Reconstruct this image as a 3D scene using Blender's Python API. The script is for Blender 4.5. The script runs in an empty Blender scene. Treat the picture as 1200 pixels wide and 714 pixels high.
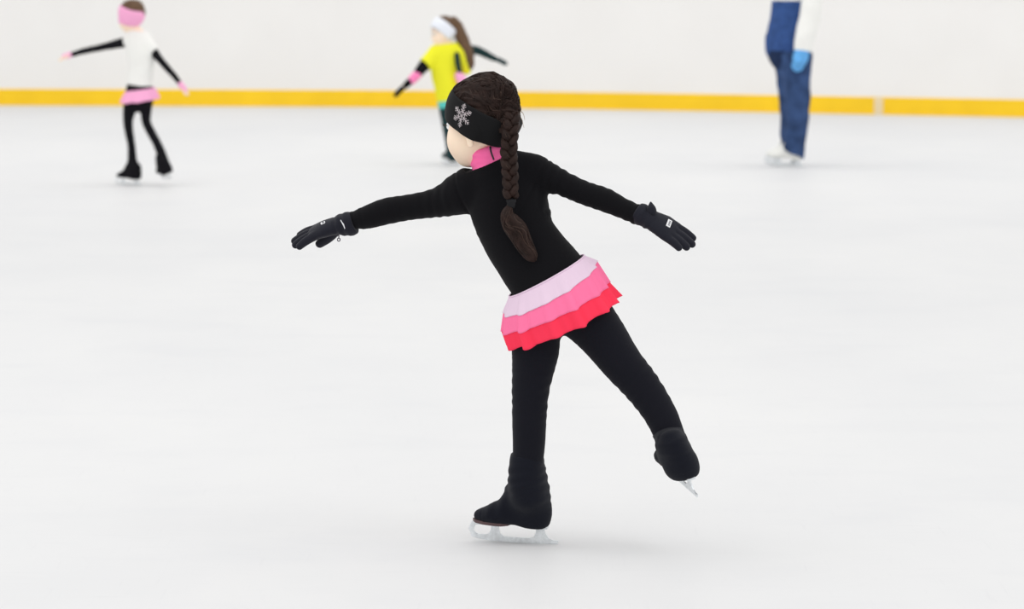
import bpy, math
import numpy as np
from mathutils import Vector

# ------------------------------------------------------------------ camera
F = 4140.0                      # focal length in pixels of the 1200 x 714 frame
CAM_H = 1.52
PITCH = math.atan(418.0 / F)    # horizon lies above the frame
sc = bpy.context.scene
cd = bpy.data.cameras.new('camera')
cam = bpy.data.objects.new('camera', cd)
sc.collection.objects.link(cam)
cam.location = (0, 0, CAM_H)
cam.rotation_euler = (math.pi / 2 - PITCH, 0, 0)
cd.sensor_width = 36.0
cd.lens = F / 1200.0 * 36.0
cd.clip_end = 200
cd.dof.use_dof = True
cd.dof.focus_distance = 8.95
cd.dof.aperture_fstop = 5.6
sc.camera = cam

# ------------------------------------------------------------------ light of the hall
w = bpy.data.worlds.new('hall_light')
sc.world = w
w.use_nodes = True
bg = w.node_tree.nodes['Background']
bg.inputs[0].default_value = (1.0, 0.995, 0.985, 1)
bg.inputs[1].default_value = 0.90


def area(name, loc, target, size, power, col=(1, 1, 1)):
    l = bpy.data.lights.new(name, 'AREA')
    l.shape = 'RECTANGLE'
    l.size, l.size_y = size
    l.energy = power
    l.color = col
    o = bpy.data.objects.new(name, l)
    sc.collection.objects.link(o)
    o.location = loc
    o.rotation_euler = (Vector(target) - Vector(loc)).to_track_quat('-Z', 'Y').to_euler()
    return o


area('ceiling_light_row', (-5.5, 10.5, 8.5), (0, 9, 0), (5.0, 4.0), 105)
area('ceiling_light_row', (5.0, 6.0, 9.0), (0, 10, 0), (6.0, 5.0), 110)
area('ceiling_light_row', (0.0, 25.0, 11.0), (0, 27, 0), (14.0, 6.0), 240)
sc.view_settings.view_transform = 'Standard'
sc.view_settings.look = 'None'
sc.view_settings.exposure = 0.25
sc.view_settings.gamma = 1.0
sc.view_settings.use_curve_mapping = False

# ------------------------------------------------------------------ helpers: frame -> place
cp, sp = math.cos(PITCH), math.sin(PITCH)


def ray(px, py):
    cx, cy = (px - 600) / F, (357 - py) / F
    d = np.array([cx, cp + cy * sp, -sp + cy * cp])
    return d


def at(px, py, Y):
    d = ray(px, py)
    return np.array([0, 0, CAM_H]) + d * (Y / d[1])


def ground(px, py):
    d = ray(px, py)
    return np.array([0, 0, CAM_H]) + d * (CAM_H / -d[2])


def nrm(v):
    v = np.asarray(v, float)
    return v / np.linalg.norm(v)


# ------------------------------------------------------------------ materials
def mat(name, col, rough=0.8, spec=0.3, metal=0.0, sheen=0.0, bump=None, var=None, sss=0.0):
    """bump = (scale, strength); var = (scale, amount) albedo mottling of the thing itself"""
    m = bpy.data.materials.new(name)
    m.use_nodes = True
    nt = m.node_tree
    b = nt.nodes['Principled BSDF']
    b.inputs['Base Color'].default_value = (*col, 1)
    b.inputs['Roughness'].default_value = rough
    b.inputs['Specular IOR Level'].default_value = spec
    b.inputs['Metallic'].default_value = metal
    if sheen:
        b.inputs['Sheen Weight'].default_value = sheen
        b.inputs['Sheen Roughness'].default_value = 0.5
    if sss:
        b.inputs['Subsurface Weight'].default_value = sss
        b.inputs['Subsurface Radius'].default_value = (0.012, 0.005, 0.003)
        b.inputs['Subsurface Scale'].default_value = 0.5
    tc = nt.nodes.new('ShaderNodeTexCoord')
    if bump:
        n = nt.nodes.new('ShaderNodeTexNoise')
        n.inputs['Scale'].default_value = bump[0]
        n.inputs['Detail'].default_value = 4
        nt.links.new(tc.outputs['Object'], n.inputs['Vector'])
        bp = nt.nodes.new('ShaderNodeBump')
        bp.inputs['Strength'].default_value = bump[1]
        bp.inputs['Distance'].default_value = 0.002
        nt.links.new(n.outputs['Fac'], bp.inputs['Height'])
        nt.links.new(bp.outputs['Normal'], b.inputs['Normal'])
    if var:
        n = nt.nodes.new('ShaderNodeTexNoise')
        n.inputs['Scale'].default_value = var[0]
        n.inputs['Detail'].default_value = 5
        nt.links.new(tc.outputs['Object'], n.inputs['Vector'])
        r = nt.nodes.new('ShaderNodeValToRGB')
        lo = [max(0, c * (1 - var[1])) for c in col]
        hi = [min(1, c * (1 + var[1])) for c in col]
        r.color_ramp.elements[0].position = 0.3
        r.color_ramp.elements[1].position = 0.7
        r.color_ramp.elements[0].color = (*lo, 1)
        r.color_ramp.elements[1].color = (*hi, 1)
        nt.links.new(n.outputs['Fac'], r.inputs['Fac'])
        nt.links.new(r.outputs['Color'], b.inputs['Base Color'])
    return m


M = {}
M['jacket'] = mat('black_knit', (0.0060, 0.0058, 0.0072), 0.9, 0.07, sheen=0.05, bump=(500, 0.25))
M['leggings'] = mat('black_leggings', (0.0090, 0.0092, 0.0138), 0.9, 0.07, sheen=0.06, bump=(500, 0.25))
M['cover'] = mat('boot_cover_knit', (0.0092, 0.0102, 0.0158), 0.9, 0.07, sheen=0.07, bump=(400, 0.35))
M['glove'] = mat('glove_knit', (0.0110, 0.0115, 0.0190), 0.85, 0.2, sheen=0.08, bump=(600, 0.3))
M['band'] = mat('headband_fleece', (0.0050, 0.0050, 0.0058), 0.85, 0.2, sheen=0.03, bump=(400, 0.2))
M['skin'] = mat('skin', (0.99, 0.775, 0.60), 0.55, 0.3, sss=0.06, var=(14, 0.03))
M['lip'] = mat('lip', (0.72, 0.28, 0.24), 0.4, 0.4)
M['eye_white'] = mat('eye_white', (0.85, 0.85, 0.84), 0.2, 0.5)
M['iris'] = mat('iris', (0.06, 0.03, 0.015), 0.15, 0.5)
M['hair'] = mat('dark_brown_hair', (0.0200, 0.0100, 0.0078), 0.6, 0.16, bump=(260, 0.3), var=(60, 0.35))
M['hair_light'] = mat('brown_hair_strand', (0.046, 0.025, 0.018), 0.5, 0.25)
M['hair_wisp'] = mat('fair_wisp', (0.30, 0.20, 0.12), 0.5, 0.3)
M['brow'] = mat('brow_hair', (0.03, 0.018, 0.012), 0.7, 0.2)
M['tie'] = mat('hair_tie', (0.012, 0.012, 0.014), 0.8, 0.2)
M['silver_print'] = mat('silver_print', (0.62, 0.56, 0.58), 0.35, 0.5, metal=0.35, bump=(900, 0.6), var=(500, 0.3))
M['pink_collar'] = mat('pink_fleece', (1.0, 0.165, 0.42), 0.9, 0.1, sheen=0.1, bump=(300, 0.3))
M['zip'] = mat('dark_zip', (0.02, 0.02, 0.025), 0.5, 0.4)
M['tier_1'] = mat('pale_lilac_pink', (0.80, 0.62, 0.76), 0.85, 0.1, bump=(600, 0.15))
M['tier_2'] = mat('mid_pink', (0.97, 0.19, 0.38), 0.85, 0.1, bump=(600, 0.15))
M['tier_3'] = mat('coral_red', (0.97, 0.045, 0.10), 0.85, 0.1, bump=(600, 0.15))
M['steel'] = mat('blade_steel', (0.74, 0.77, 0.79), 0.35, 0.5, metal=0.6, var=(90, 0.12))
M['sole'] = mat('brown_sole', (0.10, 0.060, 0.062), 0.6, 0.3)
M['tag'] = mat('white_tag', (0.78, 0.78, 0.80), 0.6, 0.3)
M['tag_ink'] = mat('tag_ink', (0.10, 0.10, 0.12), 0.6, 0.3)
M['reflect'] = mat('reflective_piping', (0.80, 0.82, 0.85), 0.3, 0.5)
M['puller'] = mat('zip_puller', (0.10, 0.09, 0.11), 0.3, 0.5, metal=0.6)
M['white_top'] = mat('white_cotton', (0.86, 0.86, 0.83), 0.9, 0.1, bump=(150, 0.2))
M['pink_pale'] = mat('pale_pink_knit', (0.92, 0.42, 0.66), 0.9, 0.1)
M['pink_mid'] = mat('bright_pink_knit', (0.93, 0.25, 0.50), 0.9, 0.1)
M['black_bg'] = mat('black_sportswear', (0.0065, 0.0060, 0.0085), 0.9, 0.15)
M['hair_brown'] = mat('warm_brown_hair', (0.115, 0.062, 0.030), 0.55, 0.3, var=(40, 0.3))
M['yellow'] = mat('lemon_yellow_shirt', (0.86, 0.84, 0.035), 0.85, 0.1, bump=(120, 0.2))
M['teal'] = mat('teal_hem', (0.12, 0.60, 0.55), 0.85, 0.1)
M['teal_dark'] = mat('teal_black_leggings', (0.012, 0.035, 0.038), 0.85, 0.15)
M['white_knit'] = mat('white_knit', (0.82, 0.85, 0.92), 0.9, 0.1)
M['navy'] = mat('navy_blue_jacket', (0.035, 0.080, 0.235), 0.85, 0.15, var=(20, 0.18), bump=(60, 0.3))
M['navy_dark'] = mat('dark_navy_hem', (0.014, 0.028, 0.075), 0.85, 0.15)
M['denim'] = mat('blue_denim', (0.034, 0.066, 0.160), 0.9, 0.15, var=(9, 0.45), bump=(90, 0.3))
M['blue_glove'] = mat('sky_blue_glove', (0.13, 0.40, 0.78), 0.8, 0.2, var=(20, 0.25))
M['white_boot'] = mat('white_leather', (0.84, 0.84, 0.80), 0.5, 0.4)
M['yellow_kick'] = mat('yellow_kick_plate', (0.97, 0.61, 0.012), 0.45, 0.3, var=(3, 0.05))
M['joint'] = mat('pale_joint_plate', (0.80, 0.66, 0.42), 0.5, 0.3)
M['grey_cover'] = mat('grey_boot_cover', (0.10, 0.12, 0.125), 0.9, 0.1)
M['cap'] = mat('white_cap_rail', (0.85, 0.85, 0.84), 0.4, 0.4)


def board_material():
    m = mat('white_board_plastic', (0.90, 0.885, 0.865), 0.45, 0.3)
    nt = m.node_tree
    b = nt.nodes['Principled BSDF']
    tc = nt.nodes.new('ShaderNodeTexCoord')
    n = nt.nodes.new('ShaderNodeTexNoise')
    n.inputs['Scale'].default_value = 1.3
    n.inputs['Detail'].default_value = 6
    nt.links.new(tc.outputs['Object'], n.inputs['Vector'])
    r = nt.nodes.new('ShaderNodeValToRGB')
    r.color_ramp.elements[0].position = 0.35
    r.color_ramp.elements[1].position = 0.65
    r.color_ramp.elements[0].color = (0.850, 0.838, 0.822, 1)
    r.color_ramp.elements[1].color = (0.870, 0.860, 0.845, 1)
    nt.links.new(n.outputs['Fac'], r.inputs['Fac'])
    nt.links.new(r.outputs['Color'], b.inputs['Base Color'])
    return m


def ice_material():
    m = bpy.data.materials.new('scraped_ice')
    m.use_nodes = True
    nt = m.node_tree
    b = nt.nodes['Principled BSDF']
    b.inputs['Roughness'].default_value = 0.55
    b.inputs['Specular IOR Level'].default_value = 0.18
    tc = nt.nodes.new('ShaderNodeTexCoord')

    def noise(scale, detail, sx=1, sy=1, rot=0.0):
        mp = nt.nodes.new('ShaderNodeMapping')
        mp.inputs['Scale'].default_value = (sx, sy, 1)
        mp.inputs['Rotation'].default_value = (0, 0, rot)
        nt.links.new(tc.outputs['Object'], mp.inputs['Vector'])
        n = nt.nodes.new('ShaderNodeTexNoise')
        n.inputs['Scale'].default_value = scale
        n.inputs['Detail'].default_value = detail
        n.inputs['Roughness'].default_value = 0.6
        nt.links.new(mp.outputs['Vector'], n.inputs['Vector'])
        return n.outputs['Fac']

    def ramp(fac, p0, c0, p1, c1):
        r = nt.nodes.new('ShaderNodeValToRGB')
        r.color_ramp.elements[0].position = p0
        r.color_ramp.elements[1].position = p1
        r.color_ramp.elements[0].color = (*c0, 1)
        r.color_ramp.elements[1].color = (*c1, 1)
        nt.links.new(fac, r.inputs['Fac'])
        return r.outputs['Color']

    def mul(a, c, f):
        x = nt.nodes.new('ShaderNodeMix')
        x.data_type = 'RGBA'
        x.blend_type = 'MULTIPLY'
        x.inputs['Factor'].default_value = f
        nt.links.new(a, x.inputs[6])
        nt.links.new(c, x.inputs[7])
        return x.outputs[2]

    base = ramp(noise(0.55, 5, 1.0, 0.45), 0.35, (0.668, 0.672, 0.682), 0.65, (0.708, 0.709, 0.712))
    scr = ramp(noise(5.0, 6, 1.0, 14.0, 0.5), 0.30, (0.95, 0.95, 0.955), 0.42, (1, 1, 1))
    scr2 = ramp(noise(4.0, 6, 16.0, 0.9, 0.25), 0.28, (0.955, 0.955, 0.96), 0.40, (1, 1, 1))
    patch = ramp(noise(2.2, 3, 0.6, 1.0), 0.30, (0.972, 0.974, 0.980), 0.48, (1, 1, 1))
    c = mul(mul(mul(base, scr, 0.6), scr2, 0.5), patch, 0.8)
    nt.links.new(c, b.inputs['Base Color'])
    bp = nt.nodes.new('ShaderNodeBump')
    bp.inputs['Strength'].default_value = 0.10
    bp.inputs['Distance'].default_value = 0.003
    nt.links.new(noise(30, 6), bp.inputs['Height'])
    nt.links.new(bp.outputs['Normal'], b.inputs['Normal'])
    return m


# ------------------------------------------------------------------ mesh helpers
def link_mesh(name, V, Fc, material, parent=None, base=None, smooth=True):
    me = bpy.data.meshes.new(name)
    V = np.asarray(V, float)
    if base is not None:
        V = V - base
    me.from_pydata(V.tolist(), [], Fc if isinstance(Fc, list) else Fc.tolist())
    mats = material if isinstance(material, (list, tuple)) else [material]
    for m in mats:
        me.materials.append(m)
    if smooth:
        me.polygons.foreach_set('use_smooth', [True] * len(me.polygons))
    me.update()
    o = bpy.data.objects.new(name, me)
    sc.collection.objects.link(o)
    if parent is not None:
        o.parent = parent
    elif base is not None:
        o.location = base
    return o


def tag(o, label=None, cat=None, kind=None, group=None):
    if label:
        o['label'] = label
    if cat:
        o['category'] = cat
    if kind:
        o['kind'] = kind
    if group:
        o['group'] = group
    return o


def structure(o, label=None):
    o['kind'] = 'structure'
    if label:
        o['label'] = label
    return o


def tube_mesh(path, radii, nseg=8, side=None, groove=None, caps=True):
    """swept tube; radii (n,) or (n,2) for an ellipse (along side, across)."""
    path = np.asarray(path, float)
    n = len(path)
    radii = np.asarray(radii, float)
    if radii.ndim == 1:
        radii = np.stack([radii, radii], 1)
    T = np.gradient(path, axis=0)
    T /= np.linalg.norm(T, axis=1)[:, None] + 1e-12
    V, Fc = [], []
    u = np.array(side if side is not None else [0.3, 0.1, 1.0], float)
    for i in range(n):
        if side is not None:
            u = np.array(side, float)
        u = u - T[i] * np.dot(u, T[i])
        u /= np.linalg.norm(u) + 1e-12
        v = np.cross(T[i], u)
        for k in range(nseg):
            a = 2 * math.pi * k / nseg
            g = 1.0
            if groove:
                g = 1.0 + groove[1] * math.cos(groove[0] * a + groove[2] * i)
            V.append(path[i] + u * math.cos(a) * radii[i, 0] * g + v * math.sin(a) * radii[i, 1] * g)
    for i in range(n - 1):
        for k in range(nseg):
            k2 = (k + 1) % nseg
            Fc.append((i * nseg + k, i * nseg + k2, (i + 1) * nseg + k2, (i + 1) * nseg + k))
    if caps:
        Fc.append(tuple(range(nseg - 1, -1, -1)))
        Fc.append(tuple(range((n - 1) * nseg, n * nseg)))
    return V, Fc


def join(parts):
    V, Fc = [], []
    for v, f in parts:
        o = len(V)
        V += list(v)
        Fc += [tuple(i + o for i in q) for q in f]
    return V, Fc


def spline(pts, sub):
    pts = np.asarray(pts, float)
    n = len(pts)
    out = []
    for i in range(n - 1):
        p0 = pts[max(i - 1, 0)]
        p1, p2 = pts[i], pts[i + 1]
        p3 = pts[min(i + 2, n - 1)]
        for j in range(sub):
            t = j / sub
            out.append(0.5 * (2 * p1 + (p2 - p0) * t + (2 * p0 - 5 * p1 + 4 * p2 - p3) * t * t
                              + (3 * p1 - p0 - 3 * p2 + p3) * t ** 3))
    out.append(pts[-1])
    return np.array(out)


# ------------------------------------------------------------------ implicit shapes
class S:
    """a signed distance shape: f(points) and a bounding box"""
    def __init__(self, f, lo, hi):
        self.f, self.lo, self.hi = f, np.asarray(lo, float), np.asarray(hi, float)

    def __call__(self, P):
        return self.f(P)

    def grow(self, r):
        g = self.f
        return S(lambda P: g(P) - r, self.lo - r, self.hi + r)

    def wrinkle(self, fn, amp):
        g = self.f
        return S(lambda P: g(P) - fn(P), self.lo - amp, self.hi + amp)

    def cut(self, p, n, k=0.004):
        """keep the side the normal n points away from"""
        g = self.f
        p, n = np.asarray(p, np.float32), nrm(n).astype(np.float32)
        return S(lambda P: -smin(-g(P), -((P - p) @ n), k), self.lo, self.hi)


def smin(a, b, k):
    if k <= 0:
        return np.minimum(a, b)
    h = np.maximum(k - np.abs(a - b), 0) / k
    return np.minimum(a, b) - h * h * k * 0.25


def union(shapes, k):
    shapes = list(shapes)

    def f(P):
        d = shapes[0](P)
        for s in shapes[1:]:
            d = smin(d, s(P), k)
        return d
    return S(f, np.min([s.lo for s in shapes], 0) - k, np.max([s.hi for s in shapes], 0) + k)


def carve(a, b, k):
    return S(lambda P: -smin(-a(P), b(P), k), a.lo, a.hi)


def chain(pts, radii, side=None, sub=3, k=0.0):
    """tapered limb through pts; radii (n,) round or (n,2) = (along side, across)"""
    pts = np.asarray(pts, float)
    radii = np.asarray(radii, float)
    rr = radii if radii.ndim == 2 else np.stack([radii, radii], 1)
    A = spline(np.hstack([pts, rr]), sub) if len(pts) > 2 else np.hstack([pts, rr])
    rm = A[:, 3:].max()
    lo, hi = A[:, :3].min(0) - rm, A[:, :3].max(0) + rm
    ell = radii.ndim == 2
    A = A.astype(np.float32)

    def f(P):
        d = None
        for i in range(len(A) - 1):
            a, b = A[i, :3], A[i + 1, :3]
            ba = b - a
            L2 = float(ba @ ba) + 1e-12
            q = P - a
            t = np.clip((q @ ba) / L2, 0, 1)
            q = q - t[:, None] * ba
            if ell:
                w_ = ba / math.sqrt(L2)
                u = np.asarray(side, np.float32)
                u = u - w_ * float(u @ w_)
                u = u / np.linalg.norm(u)
                v = np.cross(w_, u)
                ru = A[i, 3] + t * (A[i + 1, 3] - A[i, 3])
                rv = A[i, 4] + t * (A[i + 1, 4] - A[i, 4])
                m = np.minimum(ru, rv)
                qu, qv, qw = (q @ u) / ru, (q @ v) / rv, (q @ w_) / m
                e = (np.sqrt(qu * qu + qv * qv + qw * qw) - 1) * m
            else:
                e = np.sqrt((q * q).sum(1)) - (A[i, 3] + t * (A[i + 1, 3] - A[i, 3]))
            d = e if d is None else smin(d, e, k)
        return d
    return S(f, lo, hi)


def ellipsoid(c, axes, r):
    """axes: rows = unit directions, r = half sizes along them"""
    c = np.asarray(c, np.float32)
    R = np.asarray(axes, np.float32)
    r = np.asarray(r, np.float32)
    rm = float(r.max())

    def f(P):
        q = (P - c) @ R.T
        k0 = np.sqrt(((q / r) ** 2).sum(1))
        k1 = np.sqrt(((q / (r * r)) ** 2).sum(1)) + 1e-9
        return k0 * (k0 - 1) / k1
    return S(f, c - rm, c + rm)


def grad(f, P, e=0.0008):
    G = np.stack([f(P + np.array(d, np.float32)) - f(P - np.array(d, np.float32))
                  for d in ((e, 0, 0), (0, e, 0), (0, 0, e))], 1)
    return G / (np.linalg.norm(G, axis=1)[:, None] + 1e-12)


def polygonise(s, h):
    """surface nets on a block-culled grid"""
    B = 8
    lo = s.lo - 2.5 * h
    nb = np.ceil((s.hi + 2.5 * h - lo) / (h * B)).astype(int)
    c = [lo[i] + (np.arange(nb[i]) * B + (B - 1) / 2) * h for i in range(3)]
    C = np.stack(np.meshgrid(*c, indexing='ij'), -1).reshape(-1, 3).astype(np.float32)
    dc = s(C)
    D = np.repeat(dc, B ** 3).reshape(nb[0], nb[1], nb[2], B, B, B).astype(np.float32)
    act = np.nonzero(np.abs(dc) < B * h * 0.87 * 1.35 + 0.004)[0]
    loc = np.stack(np.meshgrid(*[(np.arange(B) - (B - 1) / 2) * h] * 3, indexing='ij'), -1).reshape(-1, 3).astype(np.float32)
    Df = D.reshape(-1, B ** 3)
    for i in range(0, len(act), 300):
        a = act[i:i + 300]
        P = (C[a][:, None, :] + loc[None]).reshape(-1, 3)
        Df[a] = s(P).reshape(len(a), -1)
    D = Df.reshape(nb[0], nb[1], nb[2], B, B, B).transpose(0, 3, 1, 4, 2, 5).reshape(nb[0] * B, nb[1] * B, nb[2] * B)
    neg = D < 0
    n = np.array(D.shape) - 1
    cnt = np.zeros(n, np.int8)
    for dx in (0, 1):
        for dy in (0, 1):
            for dz in (0, 1):
                cnt += neg[dx:dx + n[0], dy:dy + n[1], dz:dz + n[2]]
    cells = np.argwhere((cnt > 0) & (cnt < 8))
    idx = np.full(n, -1, np.int64)
    idx[cells[:, 0], cells[:, 1], cells[:, 2]] = np.arange(len(cells))
    acc = np.zeros((len(cells), 3))
    num = np.zeros(len(cells))
    corners = [(x, y, z) for x in (0, 1) for y in (0, 1) for z in (0, 1)]
    for a in corners:
        for ax in range(3):
            if a[ax] == 0:
                b = list(a)
                b[ax] = 1
                da = D[cells[:, 0] + a[0], cells[:, 1] + a[1], cells[:, 2] + a[2]]
                db = D[cells[:, 0] + b[0], cells[:, 1] + b[1], cells[:, 2] + b[2]]
                m = (da < 0) != (db < 0)
                t = np.where(m, da / (da - db + 1e-20), 0)
                p = np.array(a, float)[None] + np.zeros((len(cells), 3))
                p[:, ax] += t
                acc += p * m[:, None]
                num += m
    V = lo + (cells + acc / num[:, None]) * h
    quads = []
    for ax in range(3):
        o1, o2 = [(1, 2), (2, 0), (0, 1)][ax]
        sl = [slice(None)] * 3
        s2 = [slice(None)] * 3
        sl[ax] = slice(0, -1)
        s2[ax] = slice(1, None)
        e = np.argwhere(neg[tuple(sl)] != neg[tuple(s2)])
        e = e[(e[:, o1] > 0) & (e[:, o2] > 0) & (e[:, o1] < n[o1]) & (e[:, o2] < n[o2])]
        if not len(e):
            continue
        first = neg[e[:, 0], e[:, 1], e[:, 2]]
        q = []
        for s1_, s2_ in ((1, 1), (0, 1), (0, 0), (1, 0)):
            g = e.copy()
            g[:, o1] -= s1_
            g[:, o2] -= s2_
            q.append(idx[g[:, 0], g[:, 1], g[:, 2]])
        q = np.stack(q, 1)
        q[~first] = q[~first][:, ::-1]
        quads.append(q)
    Q = np.vstack(quads)
    P = V.astype(np.float32)
    G = grad(s.f, P)
    d = s(P)
    V = V - np.clip(d, -0.6 * h, 0.6 * h)[:, None] * G * 0.9
    return V, Q


def solid(name, s, h, material, parent=None, base=None):
    V, Q = polygonise(s, h)
    return link_mesh(name, V, Q, material, parent, base)


def hit(s, px, py, Y0):
    """first point of a shape seen at a place of the photograph"""
    d = nrm(ray(px, py))
    o = np.array([0, 0, CAM_H])
    t = (Y0 - 0.6) / d[1]
    for _ in range(80):
        v = float(s((o + d * t)[None].astype(np.float32))[0])
        t += v * 0.7
        if abs(v) < 2e-4:
            break
    return o + d * t


def project(s, P, off=0.0, it=4):
    P = np.asarray(P, np.float32)
    for _ in range(it):
        P = P - (s(P) - off)[:, None] * grad(s.f, P)
    return P.astype(float)


def lump(P, k, ph=0.0):
    """cheap smooth noise in -1..1"""
    return (np.sin(P[:, 0] * k + 1.3 * np.sin(P[:, 2] * k * 0.7 + ph)) *
            np.sin(P[:, 2] * k * 1.1 + 1.1 * np.sin(P[:, 1] * k * 0.8 + 2 + ph)) +
            0.5 * np.sin(P[:, 1] * k * 1.7 + P[:, 0] * k * 0.9 + ph)) / 1.5


def ring_folds(pts, period, amp, masks):
    """folds across a sleeve: pts = limb axis, masks = [(t0, width, weight)]"""
    a, b = np.asarray(pts[0], np.float32), np.asarray(pts[-1], np.float32)
    L = float(np.linalg.norm(b - a))
    d_ = (b - a) / L

    def fn(P):
        x = (P - a) @ d_
        t = x / L
        q = P - a - x[:, None] * d_
        r = np.sqrt((q * q).sum(1))
        m = 0
        for t0, wd, wt in masks:
            m = m + wt * np.exp(-((t - t0) / wd) ** 2)
        ph = x * (2 * math.pi / period) + 2.6 * lump(P, 26) + 1.2 * lump(P, 55, 1.0) + (q[:, 0] * 40 + q[:, 2] * 25)
        return amp * m * np.sin(ph) * (r < 0.09)
    return fn


# ------------------------------------------------------------------ body parts as shapes
def frame(f, up):
    f = nrm(f)
    up = np.asarray(up, float)
    up = nrm(up - f * np.dot(f, up))
    left = np.cross(up, f)
    return np.stack([f, left, up])


def head_shape(C, R, s):
    def p(a, b, c):
        return np.asarray(C) + s * (R[0] * a + R[1] * b + R[2] * c)
    cran = ellipsoid(p(-.008, 0, .018), R, s * np.array([.090, .073, .086]))
    jaw = ellipsoid(p(.030, 0, -.045), R, s * np.array([.055, .053, .062]))
    chin = ellipsoid(p(.049, 0, -.096), R, s * np.array([.026, .026, .021]))
    ck = [ellipsoid(p(.046, q * .030, -.056), R, s * np.array([.033, .030, .034])) for q in (1, -1)]
    h = union([cran, jaw, chin] + ck, s * .035)
    nose = chain([p(.077, 0, -.008), p(.091, 0, -.034), p(.096, 0, -.044)], s * np.array([.006, .008, .010]))
    wing = [ellipsoid(p(.086, q * .009, -.045), R, s * np.array([.009, .007, .007])) for q in (1, -1)]
    h = union([h, nose] + wing, s * .010)
    for q in (1, -1):
        h = carve(h, ellipsoid(p(.092, q * .030, -.012), R, s * np.array([.016, .017, .011])), s * .012)
    lips = [ellipsoid(p(.0805, 0, -.0715), R, s * np.array([.009, .019, .0045])),
            ellipsoid(p(.0795, 0, -.0800), R, s * np.array([.009, .016, .0052]))]
    h = union([h] + lips, s * .004)
    ears = [ellipsoid(p(-.008, q * .072, -.028), R, s * np.array([.019, .009, .030])) for q in (1, -1)]
    h = union([h] + ears, s * .006)
    return h, p


def eyes(p, R, s, parent, base, lashes=False):
    for q in (1, -1):
        c = p(.0735, q * .030, -.012)
        r = .0135 * s
        V, Fc, mi = [], [], []
        nu, nv = 16, 10
        ax = nrm(R[0] + R[1] * q * 0.12)
        A = frame(ax, R[2])
        for j in range(nv + 1):
            th = math.pi * j / nv
            for i in range(nu):
                a = 2 * math.pi * i / nu
                V.append(c + r * (A[0] * math.cos(th) + A[1] * math.sin(th) * math.cos(a) + A[2] * math.sin(th) * math.sin(a)))
        for j in range(nv):
            for i in range(nu):
                i2 = (i + 1) % nu
                Fc.append((j * nu + i, j * nu + i2, (j + 1) * nu + i2, (j + 1) * nu + i))
                mi.append(1 if j < 2 else 0)
        o = link_mesh('eye', V, Fc, [M['eye_white'], M['iris']], parent, base)
        o.data.polygons.foreach_set('material_index', mi)
        pts = [p(.083, q * .016, .006), p(.085, q * .030, .010), p(.076, q * .046, .006)]
        v, f = tube_mesh(spline(pts, 4), [.0022 * s] * 9, 6)
        link_mesh('eyebrow', v, f, M['brow'], parent, base)
        if lashes:
            ps = []
            for k in range(9):
                t = (k / 8 - .5) * 2
                b = p(.0855 - .006 * t * t, q * (.030 + .012 * t), -.009 - .002 * t * t)
                e = b + s * (R[0] * .008 + R[1] * q * .005 * (t + .5) + R[2] * .0015)
                ps.append(tube_mesh([b, (b + e) / 2 - R[2] * .0008, e], [.0009, .0008, .0004], 5))
            v, f = join(ps)
            tag(link_mesh('eyelashes', v, f, M['brow'], parent, base), kind='stuff')


def hand_shape(W, a, b, s, thumb_side, curl=0.12, spread=0.10, thumb_down=0.45, thumb_out=.5, extra=(0, 0, 0, 0)):
    """W wrist, a = towards the fingertips, b = out of the back of the hand, thumb_side = +1/-1 along a x b"""
    a = nrm(a)
    b = nrm(np.asarray(b) - a * np.dot(a, b))
    c = np.cross(a, b) * thumb_side
    W = np.asarray(W, float)

    def P(x, y, z):
        return W + s * (a * x + b * y + c * z)
    parts = [chain([P(-.012, 0, 0), P(.012, .001, 0), P(.040, .002, .001), P(.062, 0, .001)],
                   s * np.array([[.019, .016], [.022, .0150], [.0285, .0135], [.0270, .0105]]), side=c)]
    fl = [(.021, .050, .0078, 1.0), (.007, .057, .0080, .25), (-.007, .052, .0077, -.45), (-.0205, .040, .0070, -1.2)]
    fingers = []
    for (z, L, r, spd), ex_ in zip(fl, extra):
        d = nrm(a + c * spread * spd)
        pts = [P(.056, 0, z)]
        ang = curl * .4 + ex_
        for seg in (.46, .30, .24):
            dd = d * math.cos(ang) - b * math.sin(ang)
            pts.append(pts[-1] + dd * L * seg * s)
            ang += curl
        fingers.append(chain(pts, s * np.array([r, r * .98, r * .92, r * .78]), sub=2))
    th = nrm(a * .85 + c * thumb_out - b * thumb_down)
    t0 = P(.014, -.006, .017)
    t1 = t0 + th * .028 * s
    t2 = t1 + nrm(th + a * .25) * .020 * s
    t3 = t2 + nrm(th + a * .5) * .014 * s
    thumb = chain([t0, t1, t2, t3], s * np.array([.0115, .0100, .0088, .0070]), sub=2)
    palm = union([parts[0], thumb], .008 * s)
    d = palm
    for g in fingers:
        d = union([d, g], .0035 * s)
    return d, P


def boot_frame(heel, fwd, up):
    fwd = nrm(fwd)
    up = np.asarray(up, float)
    up = nrm(up - fwd * np.dot(fwd, up))
    side = np.cross(fwd, up)

    def P(f, z, s_=0.0):
        return np.asarray(heel, float) + fwd * f + up * z + side * s_
    return P, fwd, up, side


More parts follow.
